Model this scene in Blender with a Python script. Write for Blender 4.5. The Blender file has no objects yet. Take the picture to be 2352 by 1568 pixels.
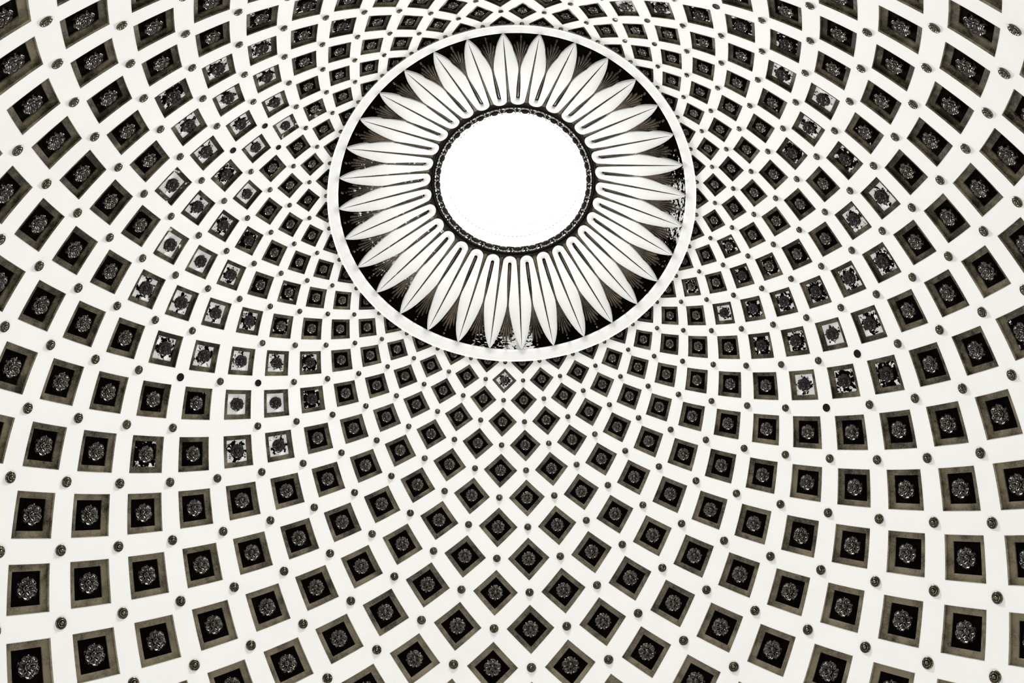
import bpy, bmesh, math, random
import numpy as np
from mathutils import Vector, Matrix

random.seed(7)
SC = bpy.context.scene
COL = SC.collection
PI = math.pi
N = 32                       # coffers in every ring
S = 11.5                     # metres per model unit
EYE = 1.7                    # camera height

# ------------------------------------------------------------------ camera
PITCH, CAMY, CAMX, ROLL, FPX = -0.5823052, 1.8607764, 0.0054915, -0.0253531, math.exp(8.1593027)
PH0 = 0.0729180
cam_d = bpy.data.cameras.new('camera')
cam = bpy.data.objects.new('camera', cam_d); COL.objects.link(cam)
cam_d.sensor_fit = 'HORIZONTAL'; cam_d.sensor_width = 36.0
cam_d.lens = FPX / 2352.0 * 36.0
cam_d.clip_end = 500
_r0 = Vector((-1, 0, 0)); _u0 = Vector((0, math.cos(PITCH), -math.sin(PITCH)))
_F = Vector((0, math.sin(PITCH), math.cos(PITCH)))
_c, _s = math.cos(ROLL), math.sin(ROLL)
_R = _r0 * _c - _u0 * _s; _U = _r0 * _s + _u0 * _c
_M = Matrix((_R, _U, -_F)).transposed().to_4x4()
CAM = Vector((-CAMX * S, CAMY * S, EYE))
_M.translation = CAM
cam.matrix_world = _M
SC.camera = cam

# ------------------------------------------------------------------ light
world = bpy.data.worlds.new('church_air'); SC.world = world
world.use_nodes = True
_bg = world.node_tree.nodes['Background']
_bg.inputs[0].default_value = (1.0, 0.985, 0.95, 1)
_bg.inputs[1].default_value = 0.05
SC.view_settings.view_transform = 'Standard'
SC.view_settings.look = 'None'
SC.view_settings.gamma = 1.0
SC.view_settings.use_curve_mapping = False
SC.view_settings.exposure = 0.0
SC.cycles.max_bounces = 5; SC.cycles.diffuse_bounces = 4; SC.cycles.glossy_bounces = 2
SC.cycles.transmission_bounces = 0; SC.cycles.caustics_reflective = False; SC.cycles.caustics_refractive = False

FLOODS, FLOOD_W, FLOOD_R, FLOOD_Z = 10, 610.0, 15.5, 14.0
for i in range(FLOODS):       # uplighters standing on the cornice under the dome
    a = 2 * PI * (i + 0.5) / FLOODS
    ld = bpy.data.lights.new('cornice_uplighter', 'AREA')
    ld.shape = 'DISK'; ld.size = 0.9; ld.energy = FLOOD_W; ld.color = (1.0, 0.993, 0.975)
    lo = bpy.data.objects.new('cornice_uplighter', ld); COL.objects.link(lo)
    p = Vector((FLOOD_R * math.sin(a), FLOOD_R * math.cos(a), FLOOD_Z))
    lo.location = p
    lo.rotation_euler = (Vector((0, 0, EYE + 3.2 * S)) - p).to_track_quat('-Z', 'Y').to_euler()

# ------------------------------------------------------------------ the dome's measured shape
RHO = (-2.06618452720106e-06, 1.2100582743228617e-05, 0.0012125111404319422, 0.040404543375903046, 0.48358125690752635)
ZED = (9.811694216253497e-08, -5.142219698435825e-05, -0.0019128187267164454, -0.024595255465178694, 3.4581616066995053)
HARM = np.array([0.00369, 0.00581, -0.00102, 0.0043, -0.0013, 0.0016, -0.00272, -0.0074,
                 0.00848, -0.00397, -0.0011, 0.00394, 0.003, 2e-05, -0.00754, -0.00013,
                 -0.00166, 0.0038, 0.0005, -0.00315, -0.00088, -0.00176, 0.00082, -0.00044,
                 0.00078, 0.00127, -0.00035, 0.00034, 0.00097, 0.00096, -0.00068, -0.00033]).reshape(4, 8)

def warp(t, phi):             # the masonry is not perfectly round
    dr = dp = 0.0
    for k in range(4):
        a, b, c, d, e, f, g, i = HARM[k]
        C, Sn = math.cos((k + 1) * phi), math.sin((k + 1) * phi)
        dr += (a + b * t) * C + (c + d * t) * Sn
        dp += (e + f * t) * C + (g + i * t) * Sn
    return dr, dp

def polar(rho, z, phi, t):
    t = max(-1.15, min(1.15, t))
    dr, dp = warp(t, phi)
    rho *= 1 + dr; phi += dp
    return Vector((-rho * math.sin(phi) * S, -rho * math.cos(phi) * S, EYE + z * S))

def pv(co, x):
    v = 0.0
    for k in co: v = v * x + k
    return v

def surf(r, c):
    return polar(pv(RHO, r), pv(ZED, r), PH0 + 2 * PI * c / N, (r - 8) / 7.0)

def normal(r, c):             # points into the room
    e = 0.02
    a = surf(r + e, c) - surf(r - e, c); b = surf(r, c + e) - surf(r, c - e)
    n = a.cross(b).normalized()
    p = surf(r, c)
    if n.dot(Vector((-p.x, -p.y, -15.0))) < 0: n = -n
    return n

def unit(r):                  # half the diagonal pitch of the lattice at ring r, in metres
    return pv(RHO, r) * S * PI / N

def project(p):
    d = p - CAM
    w = d.dot(_F)
    return 1176 + FPX * d.dot(_R) / w, 784 - FPX * d.dot(_U) / w, FPX / w

# ------------------------------------------------------------------ materials
def mat(name):
    m = bpy.data.materials.new(name); m.use_nodes = True
    nt = m.node_tree
    return m, nt, nt.nodes['Principled BSDF']

def nd(nt, typ, **kw):
    n = nt.nodes.new(typ)
    for k, v in kw.items(): setattr(n, k, v)
    return n

def ramp(nt, fac, stops):
    n = nd(nt, 'ShaderNodeValToRGB')
    cr = n.color_ramp
    while len(cr.elements) < len(stops): cr.elements.new(0.5)
    for e, (p, c) in zip(cr.elements, stops):
        e.position = p; e.color = (*c, 1)
    nt.links.new(fac, n.inputs[0])
    return n.outputs[0]

def noise(nt, scale, detail=3.0, rough=0.55, vec=None):
    n = nd(nt, 'ShaderNodeTexNoise')
    n.inputs['Scale'].default_value = scale; n.inputs['Detail'].default_value = detail
    n.inputs['Roughness'].default_value = rough
    if vec is not None: nt.links.new(vec, n.inputs['Vector'])
    return n.outputs['Fac']

def math_(nt, op, a, b=None, c=None):
    n = nd(nt, 'ShaderNodeMath', operation=op)
    for i, v in enumerate((a, b, c)):
        if v is None: continue
        if isinstance(v, (int, float)): n.inputs[i].default_value = v
        else: nt.links.new(v, n.inputs[i])
    return n.outputs[0]

def mixc(nt, fac, a, b):
    n = nd(nt, 'ShaderNodeMix', data_type='RGBA')
    nt.links.new(fac, n.inputs[0])
    for i, v in ((6, a), (7, b)):
        if isinstance(v, tuple): n.inputs[i].default_value = (*v, 1)
        else: nt.links.new(v, n.inputs[i])
    return n.outputs[2]

WHITE = (0.86, 0.856, 0.838)

def plaster(name):
    m, nt, b = mat(name)
    tc = nd(nt, 'ShaderNodeTexCoord').outputs['Object']
    f = noise(nt, 0.35, 5, 0.6, tc)
    col = ramp(nt, f, [(0.25, tuple(x * 0.965 for x in WHITE)), (0.6, WHITE)])
    nt.links.new(col, b.inputs['Base Color'])
    b.inputs['Roughness'].default_value = 0.75
    b.inputs['Specular IOR Level'].default_value = 0.15
    return m

def attr(nt, name, kind='GEOMETRY'):
    return nd(nt, 'ShaderNodeAttribute', attribute_type=kind, attribute_name=name)

def flake_mask(nt, scale, edge):
    """1 where the paint has flaked off; 'loc' = place on the panel, 'peel' = how much is gone"""
    loc = attr(nt, 'loc').outputs['Vector']; peel = attr(nt, 'peel').outputs['Fac']
    n = noise(nt, scale, 6, 0.62, loc)
    sep = nd(nt, 'ShaderNodeSeparateXYZ'); nt.links.new(loc, sep.inputs[0])
    fx = math_(nt, 'ABSOLUTE', sep.outputs[0]); fy = math_(nt, 'ABSOLUTE', sep.outputs[1])
    d = math_(nt, 'ADD', fx, fy)
    v = math_(nt, 'MULTIPLY_ADD', d, edge, n)
    v = math_(nt, 'MULTIPLY_ADD', peel, 0.62, v)
    v = math_(nt, 'SUBTRACT', v, 0.99)
    on = math_(nt, 'GREATER_THAN', peel, 0.02)
    v = math_(nt, 'MULTIPLY', v, 45.0)
    n2 = nd(nt, 'ShaderNodeClamp'); nt.links.new(v, n2.inputs[0])
    return math_(nt, 'MULTIPLY', n2.outputs[0], on), loc

def painted(name, dark, light, scale, edge, rough, spec, metal=0.0, grain=22.0):
    m, nt, b = mat(name)
    mask, loc = flake_mask(nt, scale, edge)
    tc = nd(nt, 'ShaderNodeTexCoord').outputs['Object']
    g1 = noise(nt, grain, 4, 0.7, tc); g2 = noise(nt, 1.9, 4, 0.65, tc)
    f = math_(nt, 'MULTIPLY_ADD', g2, 1.7, math_(nt, 'MULTIPLY_ADD', g1, 1.0, -0.97))
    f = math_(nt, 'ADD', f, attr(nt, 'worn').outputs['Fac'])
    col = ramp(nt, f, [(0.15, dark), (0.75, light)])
    col = mixc(nt, mask, col, WHITE)
    nt.links.new(col, b.inputs['Base Color'])
    r = math_(nt, 'MULTIPLY_ADD', mask, 0.3, rough)
    nt.links.new(r, b.inputs['Roughness'])
    sp = math_(nt, 'MULTIPLY_ADD', mask, -spec * 0.7, spec)
    nt.links.new(sp, b.inputs['Specular IOR Level'])
    b.inputs['Metallic'].default_value = metal
    return m

def bronze(name, dark, light, rough, metal, spec=0.5, scale=6.0, dull=False, ior=1.5):
    m, nt, b = mat(name)
    tc = nd(nt, 'ShaderNodeTexCoord').outputs['Object']
    f = noise(nt, scale, 4, 0.6, tc)
    nt.links.new(ramp(nt, f, [(0.3, dark), (0.7, light)]), b.inputs['Base Color'])
    b.inputs['Metallic'].default_value = metal
    b.inputs['Specular IOR Level'].default_value = spec
    b.inputs['Roughness'].default_value = rough
    b.inputs['IOR'].default_value = ior
    if dull:
        d = attr(nt, 'dull', 'OBJECT').outputs['Fac']
        nt.links.new(math_(nt, 'MULTIPLY_ADD', d, 0.12, rough), b.inputs['Roughness'])
        nt.links.new(math_(nt, 'MULTIPLY_ADD', d, -0.75 * metal, metal), b.inputs['Metallic'])
        src = b.inputs['Base Color'].links[0].from_socket
        nt.links.new(mixc(nt, d, src, (0.012, 0.009, 0.007)), b.inputs['Base Color'])
    return m

M_PLASTER = plaster('white_plaster')
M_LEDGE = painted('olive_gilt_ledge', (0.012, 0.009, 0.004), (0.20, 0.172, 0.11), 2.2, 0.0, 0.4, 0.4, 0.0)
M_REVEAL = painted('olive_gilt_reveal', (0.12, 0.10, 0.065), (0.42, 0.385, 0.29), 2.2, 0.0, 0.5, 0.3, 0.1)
M_PANEL = painted('black_panel_paint', (0.0012, 0.0008, 0.0005), (0.003, 0.0021, 0.0013), 2.6, 0.16, 0.7, 0.01)
M_ROSE = bronze('dark_bronze_rosette', (0.04, 0.035, 0.031), (0.18, 0.165, 0.15), 0.16, 1.0, 0.5, dull=True)
M_STUD = bronze('dark_bronze_stud', (0.055, 0.048, 0.037), (0.22, 0.2, 0.155), 0.16, 1.0, 0.5)
M_HOLE = bronze('black_socket', (0.004, 0.003, 0.002), (0.01, 0.008, 0.006), 0.6, 0.0, 0.1)
M_FIELD = painted('black_frieze_ground', (0.001, 0.0008, 0.0005), (0.003, 0.0022, 0.0014), 20.0, 0.0, 0.7, 0.01)
M_PALM = painted('brown_gilt_palmette', (0.016, 0.012, 0.008), (0.17, 0.138, 0.1), 9.0, 0.0, 0.3, 0.6, 0.1)
M_TONGUE = painted('olive_tongue', (0.035, 0.029, 0.017), (0.19, 0.168, 0.115), 9.0, 0.0, 0.5, 0.3, 0.1)
M_DARK = bronze('dark_brown_moulding', (0.002, 0.0015, 0.001), (0.010, 0.008, 0.005), 0.4, 0.0, 0.25)
M_EGG = bronze('brown_egg_moulding', (0.2, 0.18, 0.14), (0.55, 0.52, 0.45), 0.35, 0.3, 0.4, 14)
m, nt, b = mat('skylight_daylight')
b.inputs['Base Color'].default_value = (0, 0, 0, 1); b.inputs['Roughness'].default_value = 1
b.inputs['Specular IOR Level'].default_value = 0
b.inputs['Emission Color'].default_value = (1.0, 0.99, 0.965, 1); b.inputs['Emission Strength'].default_value = 140.0
M_SKY = m

# ------------------------------------------------------------------ helpers
class MB:
    """collects faces; build() links them as ONE mesh object"""
    def __init__(self): self.v = []; self.f = []; self.mi = []; self.loc = []; self.peel = []; self.key = {}; self.worn = 0.0; self.wl = None
    def vert(self, p, loc=(0, 0, 0), peel=0.0, key=None):
        if key is not None and key in self.key: return self.key[key]
        self.v.append(tuple(p)); self.loc.append(loc); self.peel.append(peel)
        i = len(self.v) - 1
        if key is not None: self.key[key] = i
        return i
    def face(self, ids, mi=0): self.f.append(tuple(ids)); self.mi.append(mi)
    def grid(self, rows, mi=0, closed=False):
        for a, b in zip(rows[:-1], rows[1:]):
            n = len(a)
            for i in range(n if closed else n - 1):
                j = (i + 1) % n
                self.face((a[i], a[j], b[j], b[i]), mi)
    def add(self, other, mi_off=0):
        o = len(self.v)
        self.v += other.v; self.loc += other.loc; self.peel += other.peel
        if self.wl is None: self.wl = []
        self.wl += [other.worn] * len(other.v)
        self.f += [tuple(i + o for i in f) for f in other.f]; self.mi += [k + mi_off for k in other.mi]
    def mesh(self, name, mats, smooth=False):
        me = bpy.data.meshes.new(name)
        me.from_pydata(self.v, [], self.f)
        for m in mats: me.materials.append(m)
        me.polygons.foreach_set('material_index', self.mi)
        me.polygons.foreach_set('use_smooth', [smooth] * len(self.f))
        a = me.attributes.new('loc', 'FLOAT_VECTOR', 'POINT'); a.data.foreach_set('vector', np.array(self.loc, 'f').ravel())
        a = me.attributes.new('peel', 'FLOAT', 'POINT'); a.data.foreach_set('value', np.array(self.peel, 'f'))
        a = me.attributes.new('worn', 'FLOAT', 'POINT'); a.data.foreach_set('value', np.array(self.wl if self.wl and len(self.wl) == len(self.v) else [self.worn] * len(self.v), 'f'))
        me.update()
        return me

def link(name, me, parent=None):
    o = bpy.data.objects.new(name, me); COL.objects.link(o)
    if parent: o.parent = parent
    return o

def tag(o, label=None, cat=None, group=None, kind=None):
    if label: o['label'] = label
    if cat: o['category'] = cat
    if group: o['group'] = group
    if kind: o['kind'] = kind
    return o

def orient(me, toward):
    """flip faces so that they look toward a point"""
    bm = bmesh.new(); bm.from_mesh(me)
    fl = [f for f in bm.faces if f.normal.dot(toward - f.calc_center_median()) < 0]
    bmesh.ops.reverse_faces(bm, faces=fl)
    bm.to_mesh(me); bm.free()

ORD = ('first second third fourth fifth sixth seventh eighth ninth tenth eleventh twelfth thirteenth fourteenth fifteenth '
       'sixteenth seventeenth eighteenth').split()

# ------------------------------------------------------------------ which coffers there are
RMAX = 18
HOLE = 0.655                  # coffer corner, as a share of the way to the stud
IN = 0.70                     # panel corner, as a share of the coffer
D1, D2 = 0.082, 0.028           # depths of the two steps, as a share of the lattice unit

PEEL = {(7,-11.5):.55,(6,-12):.5,(6,-11):.6,(5,-11.5):.5,(5,-10.5):.55,(4,-11):.6,(3,-10.5):.75,(2,-11):.3,(4,-10):.65,(6,-10):.6,
 (7,-10.5):.55,(7,-12.5):.3,(6,-13):.4,(5,-12.5):.25,(4,-13):.35,(4,-12):.2,(3,-9.5):.25,(2,-10):.05,(5,-9.5):.4,(8,-11):.4,(1,-11.5):.1,
 (7,-9.5):.7,(7,-8.5):.75,(6,-9):.6,(4,-9):.65,(5,-8.5):.5,(6,-8):.75,(4,-8):.35,(8,-8):.55,(7,-7.5):.6,(5,-7.5):.55,(6,-7):.6,(5,-6.5):.5,
 (8,-9):.15,(8,-7):.55,(4,-7):.2,(3,-6.5):.3,(4,-6):.3,(7,-6.5):.55,(6,-6):.6,(7,-5.5):.75,(8,-6):.12,(9,-5.5):.1,(10,-6):.3,(8,-5):.55,
 (6,-5):.75,(7,-4.5):.6,(5,-5.5):.6,(4,-5):.4,(5,-4.5):.35,(1,-.5):.5,(10,-7):.08,(9,-6.5):.08,
 (2,7):.4,(1,5.5):.35,(2,6):.2,(3,6.5):.35,(4,7):.3,(5,7.5):.2,(3,5.5):.55,(4,6):.35,(5,6.5):.45,(6,7):.4,(5,5.5):.35,(6,6):.45,(7,6.5):.65,
 (6,8):.15,(7,7.5):.5,(8,8):.45,(8,7):.5,(9,8.5):.15,(7,8.5):.5,(8,9):.6,(9,7.5):.05,(12,8):.2,(9,6.5):.4,(8,6):.45,(7,5.5):.6,
 (7,11.5):.35,(6,11):.5,(8,11):.15,(7,10.5):.65,(5,10.5):.2,(6,10):.55,(8,10):.2,(5,9.5):.35,(7,9.5):.4,
 (6,12):.35,(4,12):.3,(5,12.5):.35,(4,13):.45,(3,13.5):.5,(3,12.5):.2,(3,11.5):.15,(3,10.5):.15,(2,10):.1}
CHIP = {(7,-9.5):.5,(7,-8.5):.5,(3,-10.5):.5,(2,-11):.42,(4,-11):.3,(6,-13):.35,(2,-10):.3,(1,-10.5):.32,(1,-9.5):.25,(2,-9):.28,(1,-8.5):.32,
 (8,-5):.25,(5,9.5):.35,(6,-8):.1,(10,-12):.0,(12,7):.0,(13,6.5):.2,(8,5):.15,(2,6):.2}
BARE_STUDS = {(6,-5.5),(8,-6.5),(8,6.5),(8,5.5),(3,-10),(5,-10),(4,-10.5),(2,13.5),(3,13),(1,13),(2,12.5),(6,12.5)}
LOST_STUDS = {(6,-6.5),(8,-5.5)}

def cell_columns(r): return [k - N // 2 + (0.5 if r % 2 else 0.0) for k in range(N)]

# ------------------------------------------------------------------ ceiling: the white lattice of the dome
def cell_pt(r, c, a, b):
    rr = max(r + a, -0.70)
    return surf(rr, c + b / 2)

def ring_pts(s, seg):
    cs = [(s, 0), (0, s), (-s, 0), (0, -s)]
    out = []
    for k in range(4):
        p, q = cs[k], cs[(k + 1) % 4]
        for i in range(seg):
            t = i / seg
            out.append((p[0] + (q[0] - p[0]) * t, p[1] + (q[1] - p[1]) * t))
    return out

SEG = 6
shell = MB()
for r in range(0, RMAX + 1):
    for c in cell_columns(r):
        rows = []
        for s in (1.0, 0.83, HOLE):
            ids = []
            for a, b in ring_pts(s, SEG):
                key = None
                if s == 1.0: key = (round((r + a) * 60), round(((c + b / 2) % N) * 120) % (N * 120), r + a < -0.69)
                ids.append(shell.vert(cell_pt(r, c, a, b), key=key))
            rows.append(ids)
        shell.grid(rows, 0, closed=True)
me = shell.mesh('dome_plaster', [M_PLASTER], True)
orient(me, Vector((0, 0, 15)))
ceiling = tag(link('ceiling', me), 'white plaster coffered dome with a diagonal lattice of square recesses', None, None, 'structure')

# ------------------------------------------------------------------ coffers
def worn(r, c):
    """ledge tone: brighter light on the lower coffers painted in, plus rubbed gilding"""
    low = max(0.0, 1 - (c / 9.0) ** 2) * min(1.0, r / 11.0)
    w = -0.13 + 0.30 * low + 0.05 * max(0, r - 10) + random.uniform(-.05, .05)  # lifts the lower ledges' colour for the stronger light there, with some wear
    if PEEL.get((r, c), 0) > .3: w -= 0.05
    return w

def coffer_frame(r, c, seed):
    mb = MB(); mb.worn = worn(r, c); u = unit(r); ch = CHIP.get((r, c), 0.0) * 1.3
    n = normal(r, c)
    rows = []
    for s, d in ((HOLE + .004, -0.004), (HOLE - 0.002, D1 * .34), (HOLE - 0.010, D1 * .36), (HOLE - 0.014, D1), (HOLE * IN, D1), (HOLE * IN - 0.002, D1 + D2 * 1.02)):
        rows.append([mb.vert(surf(r + a, c + b / 2) - n * (d * u), (a / HOLE * 1.0, b / HOLE * 1.0, seed), ch) for a, b in ring_pts(s, 4)])
    # separate rings so that each face keeps crisp edges
    mb.grid(rows[0:3], 1, True); mb.grid(rows[2:6], 0, True)
    return mb

def coffer_panel(r, c, seed):
    mb = MB(); u = unit(r); pe = PEEL.get((r, c), 0.0)
    n = normal(r, c); g = 4
    rows = []
    s = HOLE * IN
    for i in range(g + 1):
        row = []
        for j in range(g + 1):
            x = (2 * i / g - 1); y = (2 * j / g - 1)          # square coordinates along the sides
            a = s * (x + y) / 2; b = s * (x - y) / 2
            row.append(mb.vert(surf(r + a, c + b / 2) - n * ((D1 + D2) * u), (x, y, seed), pe))
        rows.append(row)
    mb.grid(rows)
    return mb

items = []
for r in range(0, 17):
    for c in cell_columns(r):
        p = surf(r, c); x, y, sc = project(p)
        view = (CAM - p).normalized()
        size = unit(r) * HOLE * sc
        marg = size * 1.1
        inside = -marg < x < 2352 + marg and -marg < y < 1568 + marg
        area = size * size * max(0.05, normal(r, c).dot(view))
        part = 1.0
        if not (0 < x < 2352 and 0 < y < 1568): part = 0.35
        if r == 0: part *= 0.4
        near = -350 < x < 2700 and -350 < y < 1900
        items.append(dict(r=r, c=c, x=x, y=y, area=area * part if inside else 0, inside=inside, near=near))
vis = sorted([i for i in items if i['inside']], key=lambda i: -i['area'])
big = set((i['r'], i['c']) for i in vis[:300])
print('coffers in view', len(vis))
rest = MB()
LOOK = Vector((0, 0, 15))
for it in items:
    r, c = it['r'], it['c']
    seed = random.uniform(-60, 60)
    if (r, c) in big:
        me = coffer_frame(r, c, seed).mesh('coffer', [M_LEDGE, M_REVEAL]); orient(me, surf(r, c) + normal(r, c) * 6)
        o = link('coffer', me, ceiling)
        me = coffer_panel(r, c, seed).mesh('panel', [M_PANEL]); orient(me, LOOK)
        link('panel', me, o)
    else:
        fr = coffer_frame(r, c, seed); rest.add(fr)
        rest.add(coffer_panel(r, c, seed), 2)
# hidden-side coffers keep the same build, joined
me = rest.mesh('coffer_remainder', [M_LEDGE, M_REVEAL, M_PANEL]); orient(me, LOOK)
tag(link('coffer', me, ceiling), kind='stuff')

# ------------------------------------------------------------------ rosettes
def rosette_parts():
    """five cupped petals, five sepals between them, a collar and a round button; radius 1, rises along +z"""
    petal = MB(); nu, nv = 12, 10
    rows = []
    for j in range(nv + 1):
        t = j / nv
        rad = 0.24 + 0.74 * t
        half = (0.27 + 0.33 * math.sin(min(1, t * 1.15) * PI * 0.5)) * (1 - 0.35 * max(0, t - 0.8) / 0.2)
        row = []
        for i in range(nu + 1):
            x = 2 * i / nu - 1
            ang = x * half * (0.86 if t > .95 else 1)
            rr = rad - 0.10 * abs(x) ** 2.5 * t - 0.03 * math.cos(x * PI) * t * (1 if abs(x) < .5 else 0)
            h = 0.10 + 0.12 * t + 0.16 * abs(x) ** 2.5 * math.sin(t * PI * 0.9)
            h += 0.085 * math.cos(x * PI * 3) * (1 - 0.6 * abs(x)) * math.sin(min(1, t * 1.25) * PI)
            h += 0.24 * math.exp(-((t - 0.94) / 0.075) ** 2)
            row.append(petal.vert((rr * math.sin(ang), rr * math.cos(ang), h)))
        rows.append(row)
    petal.grid(rows)
    # underside skirt
    lo = []
    edge = [rows[j][0] for j in range(nv + 1)] + rows[nv][1:-1] + [rows[j][-1] for j in range(nv, -1, -1)]
    for k in edge:
        x, y, z = petal.v[k]
        lo.append(petal.vert((x * 0.93, y * 0.93, -0.02)))
    for a in range(len(edge) - 1): petal.face((edge[a], edge[a + 1], lo[a + 1], lo[a]))
    sep = MB(); rows = []
    for j in range(6):
        t = j / 5; rad = 0.5 + 0.47 * t; w = 0.13 * math.sin(PI * (0.2 + 0.7 * t)) + 0.01
        rows.append([sep.vert((x * w, rad, 0.08 + 0.13 * math.sin(t * PI * .8) + (0.05 if x == 0 else 0))) for x in (-1, -.5, 0, .5, 1)])
    sep.grid(rows)
    but = MB(); rows = []
    for rad, h in ((0.30, 0.05), (0.29, 0.20), (0.24, 0.24), (0.20, 0.21), (0.20, 0.28), (0.185, 0.36), (0.13, 0.42), (0.06, 0.45), (0.004, 0.455)):
        rows.append([but.vert((rad * math.cos(2 * PI * k / 14), rad * math.sin(2 * PI * k / 14), h)) for k in range(14)])
    but.grid(rows, closed=True)
    return petal, sep, but

def rotz(mb, a):
    o = MB(); o.f = list(mb.f); o.mi = list(mb.mi); o.loc = list(mb.loc); o.peel = list(mb.peel)
    ca, sa = math.cos(a), math.sin(a)
    o.v = [(x * ca - y * sa, x * sa + y * ca, z) for x, y, z in mb.v]
    return o

def fix_normals(me):
    bm = bmesh.new(); bm.from_mesh(me)
    for f in bm.faces:
        c = f.calc_center_median()
        if f.normal.dot(Vector((c.x * 0.35, c.y * 0.35, 0.6))) < 0 and f.normal.z < 0.0: f.normal_flip()
    bm.to_mesh(me); bm.free()

P_, SE_, BU_ = rosette_parts()
PETAL_ME = []; SEPAL_ME = []
for k in range(5):
    me = rotz(P_, 2 * PI * k / 5).mesh('petal', [M_ROSE], True); fix_normals(me); PETAL_ME.append(me)
sp = MB()
for k in range(5): sp.add(rotz(SE_, 2 * PI * (k + .5) / 5))
SEPALS = sp.mesh('sepals', [M_ROSE], True); fix_normals(SEPALS)
BUTTON = BU_.mesh('button', [M_ROSE], True); fix_normals(BUTTON)
back = MB(); rows = []
for rad, h in ((0.9, -0.02), (0.88, 0.05), (0.3, 0.09)):
    rows.append([back.vert((rad * math.cos(2 * PI * k / 20), rad * math.sin(2 * PI * k / 20), h)) for k in range(20)])
back.grid(rows, closed=True)
BACK = back.mesh('rosette', [M_HOLE], True); fix_normals(BACK)
whole = MB()
for k in range(5): whole.add(rotz(P_, 2 * PI * k / 5))
whole.add(sp); whole.add(BU_)

def basis(r, c):
    n = normal(r, c)
    up = surf(r - .3, c) - surf(r + .3, c)
    up = (up - n * up.dot(n)).normalized()
    return Matrix((up.cross(n), up, n)).transposed(), n

def ring_words(r, c, items_of_row, thing):
    """where in the photograph this one sits, counted along its ring"""
    ring = ORD[r]
    if r <= 11:
        c0 = 0.0 if (min(abs(k) for k in items_of_row) < .01) else -0.5
        k = int(round(c - c0))
        if k == 0: return f'{ring} ring out from the oculus band, lowest of its ring'
        if k > 0: return f'{ring} ring out from the oculus band, {ORD[k - 1]} anticlockwise from lowest'
        return f'{ring} ring out from the oculus band, {ORD[-k - 1]} clockwise from lowest'
    side = 'left' if c < 0 else 'right'
    same = sorted([k for k in items_of_row if (k < 0) == (c < 0)], key=abs)
    return f'{ring} ring out from the oculus band, {ORD[same.index(c)]} up along {side} side'

rest_v = MB()
RAD = 0.71 * HOLE * IN / math.sqrt(2)      # rosette radius against the lattice unit
rows_vis = {}
for i in vis: rows_vis.setdefault(i['r'], []).append(i['c'])
for it in items:
    r, c = it['r'], it['c']
    if not it['near']: continue
    B, n = basis(r, c); u = unit(r)
    p = surf(r, c) - n * ((D1 + D2) * u)
    sc = RAD * u
    pe = PEEL.get((r, c), 0.0)
    if (r, c) in big:
        o = link('rosette', BACK)
        Mx = B.to_4x4() @ Matrix.Diagonal((sc, sc, sc, 1)); Mx.translation = p
        o.matrix_world = Mx
        kind = 'rosette on white-flaked panel' if pe >= .4 else 'dark carved rosette'
        tag(o, f'{kind}, ' + ring_words(r, c, rows_vis[r], 'rosette'), 'rosette', 'carved rosettes in the dome coffers')
        for k in range(5):
            q = link('petal', PETAL_ME[k], o); q['dull'] = float(pe > .3)
        q = tag(link('sepals', SEPALS, o), kind='stuff'); q['dull'] = float(pe > .3)
        q = link('button', BUTTON, o); q['dull'] = float(pe > .3)
    else:
        w = MB(); w.f = whole.f; w.mi = whole.mi; w.loc = whole.loc; w.peel = whole.peel
        w.v = [tuple(p + B @ (Vector(v) * sc)) for v in whole.v]
        rest_v.add(w)
me = rest_v.mesh('rosette_remainder', [M_ROSE], True)
tag(link('small_rosettes', me), 'remaining dark rosettes beside the oculus band and along the top edge', 'rosette', 'carved rosettes in the dome coffers', 'stuff')

# ------------------------------------------------------------------ studs
def stud_mesh(name, prof, mats, mi):
    mb = MB(); rows = []; kn = 20
    for rad, h in prof:
        rows.append([mb.vert((rad * math.cos(2 * PI * k / kn), rad * math.sin(2 * PI * k / kn), h)) for k in range(kn)])
    mb.grid(rows, mi, closed=True)
    me = mb.mesh(name, mats, True); fix_normals(me)
    return me, mb
FL, FLB = stud_mesh('stud', ((1.0, -0.02), (1.0, 0.16), (0.94, 0.24), (0.80, 0.26), (0.74, 0.18), (0.70, 0.16)), [M_STUD], 0)
RI, RIB = stud_mesh('ring', ((0.70, 0.14), (0.68, 0.34), (0.60, 0.42), (0.50, 0.40), (0.46, 0.26), (0.40, 0.24)), [M_STUD], 0)
KN, KNB = stud_mesh('knob', ((0.40, 0.22), (0.36, 0.44), (0.26, 0.56), (0.12, 0.62), (0.004, 0.635)), [M_STUD], 0)
HO, HOB = stud_mesh('stud', ((1.0, -0.02), (1.0, 0.10), (0.9, 0.14), (0.78, 0.12), (0.5, 0.05), (0.004, 0.04)), [M_HOLE], 0)
SR = 0.120
studs = []
for r in range(0, 17):
    for c in [k - N // 2 + (0.0 if r % 2 else 0.5) for k in range(N)]:
        p = surf(r, c); x, y, sc = project(p); size = SR * unit(r) * sc
        inside = -size < x < 2352 + size and -size < y < 1568 + size
        near = -350 < x < 2700 and -350 < y < 1900
        if near: studs.append(dict(r=r, c=c, x=x, y=y, inside=inside, area=size * size * normal(r, c).dot((CAM - p).normalized()) * (0.5 if r == 0 else 1)))
svis = sorted([s for s in studs if s['inside']], key=lambda s: -s['area'])
sbig = set((s['r'], s['c']) for s in svis[:300])
print('studs in view', len(svis))
srow = {}
for s in svis: srow.setdefault(s['r'], []).append(s['c'])
small = MB()
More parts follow.
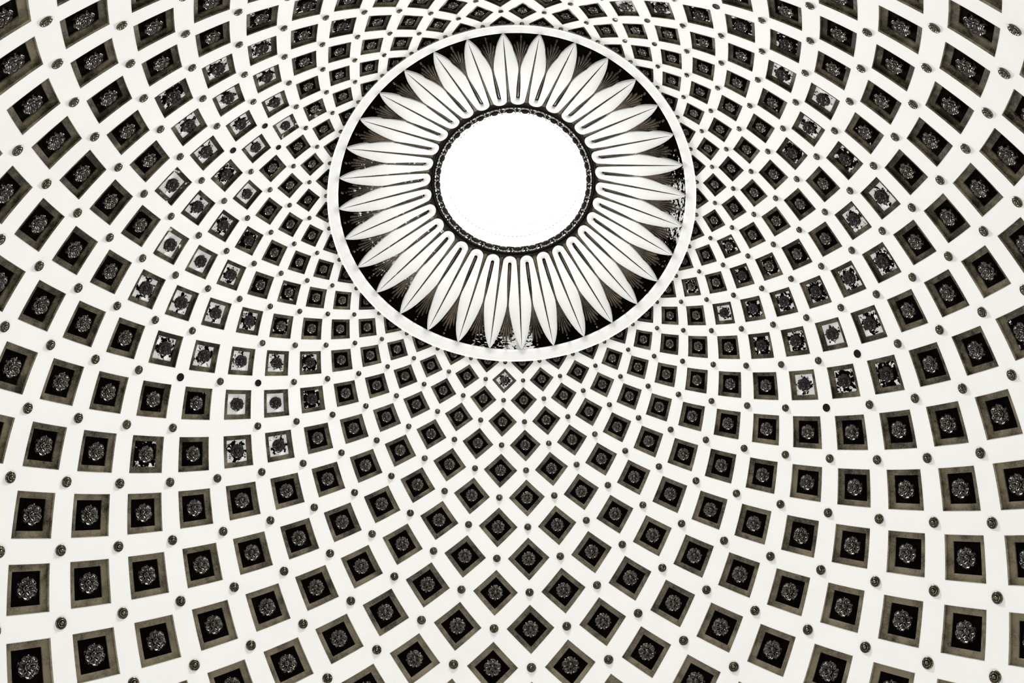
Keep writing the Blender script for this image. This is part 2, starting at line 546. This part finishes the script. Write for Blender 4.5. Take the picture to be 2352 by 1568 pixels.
for s in studs:
    r, c = s['r'], s['c']
    if (r, c) in LOST_STUDS: continue
    B, n = basis(r, c); sc = SR * unit(r); p = surf(r, c)
    bare = (r, c) in BARE_STUDS
    Mx = B.to_4x4() @ Matrix.Diagonal((sc, sc, sc, 1)); Mx.translation = p
    if (r, c) in sbig:
        o = link('stud', HO if bare else FL); o.matrix_world = Mx
        tag(o, ('knobless black socket, ' if bare else 'ringed round stud, ') + ring_words(r, c, srow[r], 'stud'), 'stud', 'round studs between the dome coffers')
        if not bare:
            link('ring', RI, o); link('knob', KN, o)
    else:
        for src in ((HOB,) if bare else (FLB, RIB, KNB)):
            w = MB(); w.f = src.f; w.mi = src.mi; w.loc = src.loc; w.peel = src.peel
            w.v = [tuple(Mx @ Vector(v)) for v in src.v]
            small.add(w)
me = small.mesh('stud_remainder', [M_STUD], True)
tag(link('small_studs', me), 'remaining round studs beside the oculus band and along the top edge', 'stud', 'round studs between the dome coffers', 'stuff')

# ------------------------------------------------------------------ oculus band (white ring)
TO = -1.15
RO, ZO, RI_, ZI = 0.4799, 3.4609, 0.4538, 3.4770      # outer and inner edge of the band
RU, ZU = 0.2235, 3.5893                                # inner ends of the loops

def lathe(prof, mats, name, kn=128, mi=0, smooth=True, t=TO):
    mb = MB(); rows = []
    for rho, z in prof:
        rows.append([mb.vert(polar(rho, z, 2 * PI * k / kn, t)) for k in range(kn)])
    mb.grid(rows, mi, closed=True)
    me = mb.mesh(name, mats, smooth)
    return me

PRD = 0.0035
me = lathe(((RO + .001, ZO + .02), (RO + .0005, ZO - PRD * .2), (RO, ZO - PRD), (RO - .004, ZO - PRD + .0018), (RI_ + .004, ZI - PRD - .002), (RI_ + .0005, ZI - PRD), (RI_, ZI - PRD * .4), (RI_ - .0008, ZI + .014)), [M_PLASTER], 'oculus_band', 160)
orient(me, LOOK)
for p in me.polygons: p.use_smooth = True
tag(link('trim_1', me), 'smooth white plaster band encircling the petal frieze of the oculus', None, None, 'structure')

# ------------------------------------------------------------------ frieze of loops and palmettes
def fz(rho): return ZI + (ZU - ZI) * (RI_ - rho) / (RI_ - RU)
_m = (ZI - ZU) / (RI_ - RU)
def fr_pt(k, a, v, h):
    """a: -1..1 across one loop (0 = its axis, +-1 = axes of the two leaves), v: 0 inner .. 1 tip, h metres proud"""
    rho = RU + (RI_ - RU) * v
    L = math.sqrt(1 + _m * _m)
    hh = h / S
    return polar(rho + hh * _m / L, fz(rho) - hh / L, PH0 + 2 * PI * (k + 0.5 + a * 0.5) / N, TO)

def lerp(tab, x):
    for (x0, y0), (x1, y1) in zip(tab[:-1], tab[1:]):
        if x <= x1: return y0 + (y1 - y0) * (max(x, x0) - x0) / (x1 - x0)
    return tab[-1][1]
A_IN = ((0.0, .20), (.077, .20), (.25, .175), (.37, .125), (.47, .075), (.53, .075), (.61, .16), (.68, .28), (.74, .375), (.80, .465), (.835, .53), (.88, .63), (.93, .76), (.97, .88), (1.0, .995))
A_OUT = ((0.0, .80), (.08, .805), (.25, .885), (.49, .935), (.73, .962), (.86, .98), (1.0, .999))

def sector_peel(k):
    kk = ((k + 16) % 32) - 16
    return {5: .6, 6: .8, 7: .8, 8: .65, 4: .35, -1: .85, -2: .7, 0: .45, -3: .45, -5: .4}.get(kk, 0.12 if -11 < kk < -5 else 0.0)

def loop_mesh(k):
    """one U-shaped white band with two arms that run out to the leaf tips"""
    mb = MB()
    path = []                                   # (outer(a,v), inner(a,v)) pairs from one tip round the U to the other
    vs = [1.0, .97, .93, .88, .82, .76, .70, .64, .58, .53, .47, .40, .33, .25, .17, .10]
    side = [((lerp(A_OUT, v), v), (lerp(A_IN, v), v)) for v in vs]
    bend = []
    for i in range(1, 12):
        th = PI / 2 * (1 - i / 6) if i <= 6 else -PI / 2 * (i - 6) / 6
        ao, ai = 0.80 * math.sin(th), 0.20 * math.sin(th)
        vo, vi = 0.065 - 0.065 * math.cos(th), 0.088 - 0.02 * math.cos(th)
        bend.append(((ao, vo), (ai, vi)))
    left = [((-o[0], o[1]), (-i[0], i[1])) for o, i in reversed(side)]
    path = side + bend + left
    rows = []
    H = 0.07
    for (oa, ov), (ia, iv) in path:
        row = []
        for t, h in ((0, -0.02), (0.0, H * .9), (0.05, H), (0.5, H * 1.06), (0.95, H), (1.0, H * .9), (1, -0.02)):
            row.append(mb.vert(fr_pt(k, oa + (ia - oa) * t, ov + (iv - ov) * t, h)))
        rows.append(row)
    mb.grid(rows)
    return mb

def strip(mb, k, pts, mi=0, peel=0.0, seed=0.0, prof=((-1, 0.0), (-.6, .7), (0, 1), (.6, .7), (1, 0.0))):
    """pts: (a, v, half width in a, height)"""
    rows = []
    for a, v, w, h in pts:
        rows.append([mb.vert(fr_pt(k, a + x * w, v, h * hh - 0.004), (a * .3, v * 2, seed), peel) for x, hh in prof])
    mb.grid(rows, mi)

frieze_mb = MB()
NK, NVV = 192, 12
rows = []
for j in range(NVV + 1):
    v = -0.02 + 1.045 * j / NVV
    row = []
    for i in range(NK):
        kk = i * N / NK
        k0 = math.floor(kk - .5)
        pe = sector_peel(k0) if v > .55 else 0.0
        row.append(frieze_mb.vert(fr_pt(kk - .5, 0, v, -0.01), (kk * .35, v * 2.2, 3.3), pe))
    rows.append(row)
frieze_mb.grid(rows, closed=True)
me = frieze_mb.mesh('frieze_ground', [M_FIELD]); orient(me, LOOK)
frieze = tag(link('oculus_frieze', me), 'black ring of white looped leaves and brown palmettes around the oculus', 'frieze')

def sub(name, mb, mats, parent, smooth=True):
    me = mb.mesh(name, mats, smooth); orient_out(me)
    return link(name, me, parent)

def orient_out(me): orient(me, LOOK)

for k in range(N):
    seed = random.uniform(-40, 40)
    sub('loop_band', loop_mesh(k), [M_PLASTER], frieze)
    # olive tongue in the gap between this loop and the next
    t = MB()
    pts = [(1.0, -0.005, .16, .03)] + [(1.0, v, (1 - lerp(A_OUT, v)) * .80, .03) for v in (.03, .08, .15, .25, .4, .55, .7, .82, .9, .96)]
    pts[0] = (1.0, -.008, .30, .02); pts[1] = (1.0, .03, .24, .03)
    strip(t, k, pts, 0, 0.6 if sector_peel(k) == .12 else 0.0, seed, ((-1, .3), (-.85, 1), (0, 1), (.85, 1), (1, .3)))
    sub('tongue', t, [M_TONGUE], frieze)
    # palmette: stem, fan of fluted leaflets, two beads
    pe = sector_peel(k); pp = .66 if -11 < (((k + 16) % 32) - 16) < -4 else (.3 if pe > .6 else 0)
    st = MB()
    strip(st, k, [(0, .085, .03, .02), (0, .10, .13, .035), (0, .2, .125, .035), (0, .32, .095, .035), (0, .42, .06, .035), (0, .5, .05, .04), (0, .62, .05, .07), (0, .78, .035, .075)], 0, pp, seed)
    palm = sub('palmette', st, [M_PALM], frieze)
    for j in range(-3, 4):
        th = j / 3 * 1.42
        at, vt = .50 * math.sin(th), .775 + .135 * math.cos(th)
        lf = MB(); pts = []
        for i in range(8):
            s = i / 7
            a = at * s ** 1.9; v = .47 + (vt - .47) * s
            w = (.014 + .088 * s ** 1.3) * (1 if i < 7 else .45)
            pts.append((a, v, w, (.035 + .05 * s) * (1 if i < 7 else .7)))
        strip(lf, k, pts, 0, pp, seed + j, ((-1, 0), (-.55, .75), (-.15, 1), (.25, .62), (1, 0)))
        sub('leaflet', lf, [M_PALM], palm)
    for v, rr in ((.925, .055), (.962, .07)):
        bd = MB(); rows = []
        for q in range(5):
            e = q / 4 * PI / 2
            rows.append([bd.vert(fr_pt(k, rr * math.cos(e) * math.cos(2 * PI * i / 10), v + rr * .19 * math.cos(e) * math.sin(2 * PI * i / 10), .09 * math.sin(e)), (.1 * q, .1 * i, seed), 0.0) for i in range(10)])
        bd.grid(rows, closed=True)
        sub('bead', bd, [M_PALM], palm)

# ------------------------------------------------------------------ throat of the oculus and the lantern
prof = ((RU + .004, ZU - .004), (.2215, ZU - .0035), (.2195, ZU + .002), (.2175, ZU + .006), (.2140, ZU + .0065), (.2125, ZU + .0015), (.2105, ZU + .0005), (.2070, ZU + .002), (.2050, ZU + .006), (.2030, ZU + .0055), (.1985, ZU + .003), (.1955, ZU + .006))
me = lathe(prof, [M_DARK], 'oculus_moulding'); orient(me, LOOK)
mould = tag(link('oculus_moulding', me), 'dark moulded rim of the oculus with beads and egg ornaments', 'moulding')
beads = MB()
for i in range(128):
    ph = 2 * PI * i / 128
    c0 = polar(.2088, ZU - .0003, ph, TO); e1 = (polar(.2088, ZU, ph + .01, TO) - c0).normalized(); e2 = (polar(.2098, ZU, ph, TO) - polar(.2088, ZU, ph, TO)).normalized()
    long = 0.055 if i % 4 else 0.02
    rows = []
    for q in range(4):
        e = q / 3 * PI / 2
        rows.append([beads.vert(c0 + e1 * (long * math.cos(e) * math.cos(2 * PI * j / 8)) + e2 * (.022 * math.cos(e) * math.sin(2 * PI * j / 8)) - Vector((0, 0, .025 * math.sin(e)))) for j in range(8)])
    beads.grid(rows, closed=True)
me = beads.mesh('bead_row', [M_PLASTER], True); orient(me, LOOK)
tag(link('bead_row', me, mould), kind='stuff')
for i in range(32):
    ph = PH0 + 2 * PI * i / 32
    c0 = polar(.1995, ZU + .002, ph, TO); e1 = (polar(.1995, ZU, ph + .01, TO) - polar(.1995, ZU, ph, TO)).normalized(); e2 = Vector((c0.x, c0.y, 0)).normalized()
    eg = MB(); rows = []
    for q in range(6):
        e = q / 5 * PI / 2
        rows.append([eg.vert(c0 + e1 * (.125 * math.cos(e) * math.cos(2 * PI * j / 14)) + e2 * (.075 * math.cos(e) * math.sin(2 * PI * j / 14)) - Vector((0, 0, .07 * math.sin(e)))) for j in range(14)])
    eg.grid(rows, closed=True)
    me = eg.mesh('egg', [M_DARK], True); orient(me, LOOK); o = link('egg', me, mould)
    sh = MB(); rows = []
    for q in range(15):
        th = PI * q / 14 + PI           # horseshoe shell on the outer side... open to the light
        row = []
        for s in range(6):
            g = 2 * PI * s / 6
            rr = 1 + .10 * math.cos(g)
            row.append(sh.vert(c0 + e1 * (.17 * rr * math.cos(th)) - e2 * (.115 * rr * math.sin(th)) - Vector((0, 0, .03 + .03 * math.sin(g)))))
        rows.append(row)
    for a_, b_ in zip(rows[:-1], rows[1:]):
        for s in range(6): sh.face((a_[s], a_[(s + 1) % 6], b_[(s + 1) % 6], b_[s]))
    me = sh.mesh('egg_shell', [M_EGG], True); orient(me, LOOK); link('egg_shell', me, o)

# lantern: white drum with two ornamental bands, glazed top
prof = [(.1960, ZU + .004), (.1945, ZU + .008), (.1925, ZU + .016), (.1895, ZU + .018), (.1870, ZU + .030), (.1825, ZU + .033), (.1808, ZU + .037), (.1800, ZU + .048), (.1745, ZU + .052), (.1700, ZU + .064), (.1660, ZU + .068), (.1650, ZU + .076), (.1700, ZU + .080), (.1700, ZU + .33), (.155, ZU + .345)]
prof += [(.155 * math.cos(k / 8 * PI / 2) + .0005, ZU + .345 + .09 * math.sin(k / 8 * PI / 2)) for k in range(1, 9)]
me = lathe(prof, [M_PLASTER], 'lantern_drum'); orient(me, Vector((0, 0, EYE + 3.8 * S)))
lantern = tag(link('wall_lantern', me), 'white lantern drum rising above the oculus', None, None, 'structure')
for k in range(8):            # tall windows round the lantern
    sk = MB(); rows = []
    for z in (ZU + .09, ZU + .20, ZU + .32):
        rows.append([sk.vert(polar(.168, z, 2 * PI * (k + (i / 6 - .5) * .8) / 8, TO)) for i in range(7)])
    sk.grid(rows)
    me = sk.mesh('lantern_pane', [M_SKY]); orient(me, Vector((0, 0, EYE + 3.8 * S)))
    tag(link('window_%d' % (k + 1), me), 'bright daylight window in the lantern above the oculus', None, 'lantern windows', 'structure')
for rho, z, cnt, sz in ((.1812, ZU + .034, 96, .03), (.1668, ZU + .066, 96, .02)):
    tk = MB()
    for i in range(cnt):
        ph = 2 * PI * i / cnt
        c0 = polar(rho, z, ph, TO); e1 = (polar(rho, z, ph + .01, TO) - c0).normalized(); e2 = -Vector((c0.x, c0.y, 0)).normalized()
        rows = []
        for q in range(4):
            e = q / 3 * PI / 2
            rows.append([tk.vert(c0 + e1 * (sz * math.cos(e) * math.cos(2 * PI * j / 8)) + Vector((0, 0, sz * 1.6 * math.cos(e) * math.sin(2 * PI * j / 8))) + e2 * (.02 * math.sin(e))) for j in range(8)])
        tk.grid(rows, closed=True)
    me = tk.mesh('leaf_row', [M_HOLE], True); orient(me, Vector((0, 0, EYE + 3.62 * S)))
    tag(link('leaf_row', me, lantern), kind='stuff')
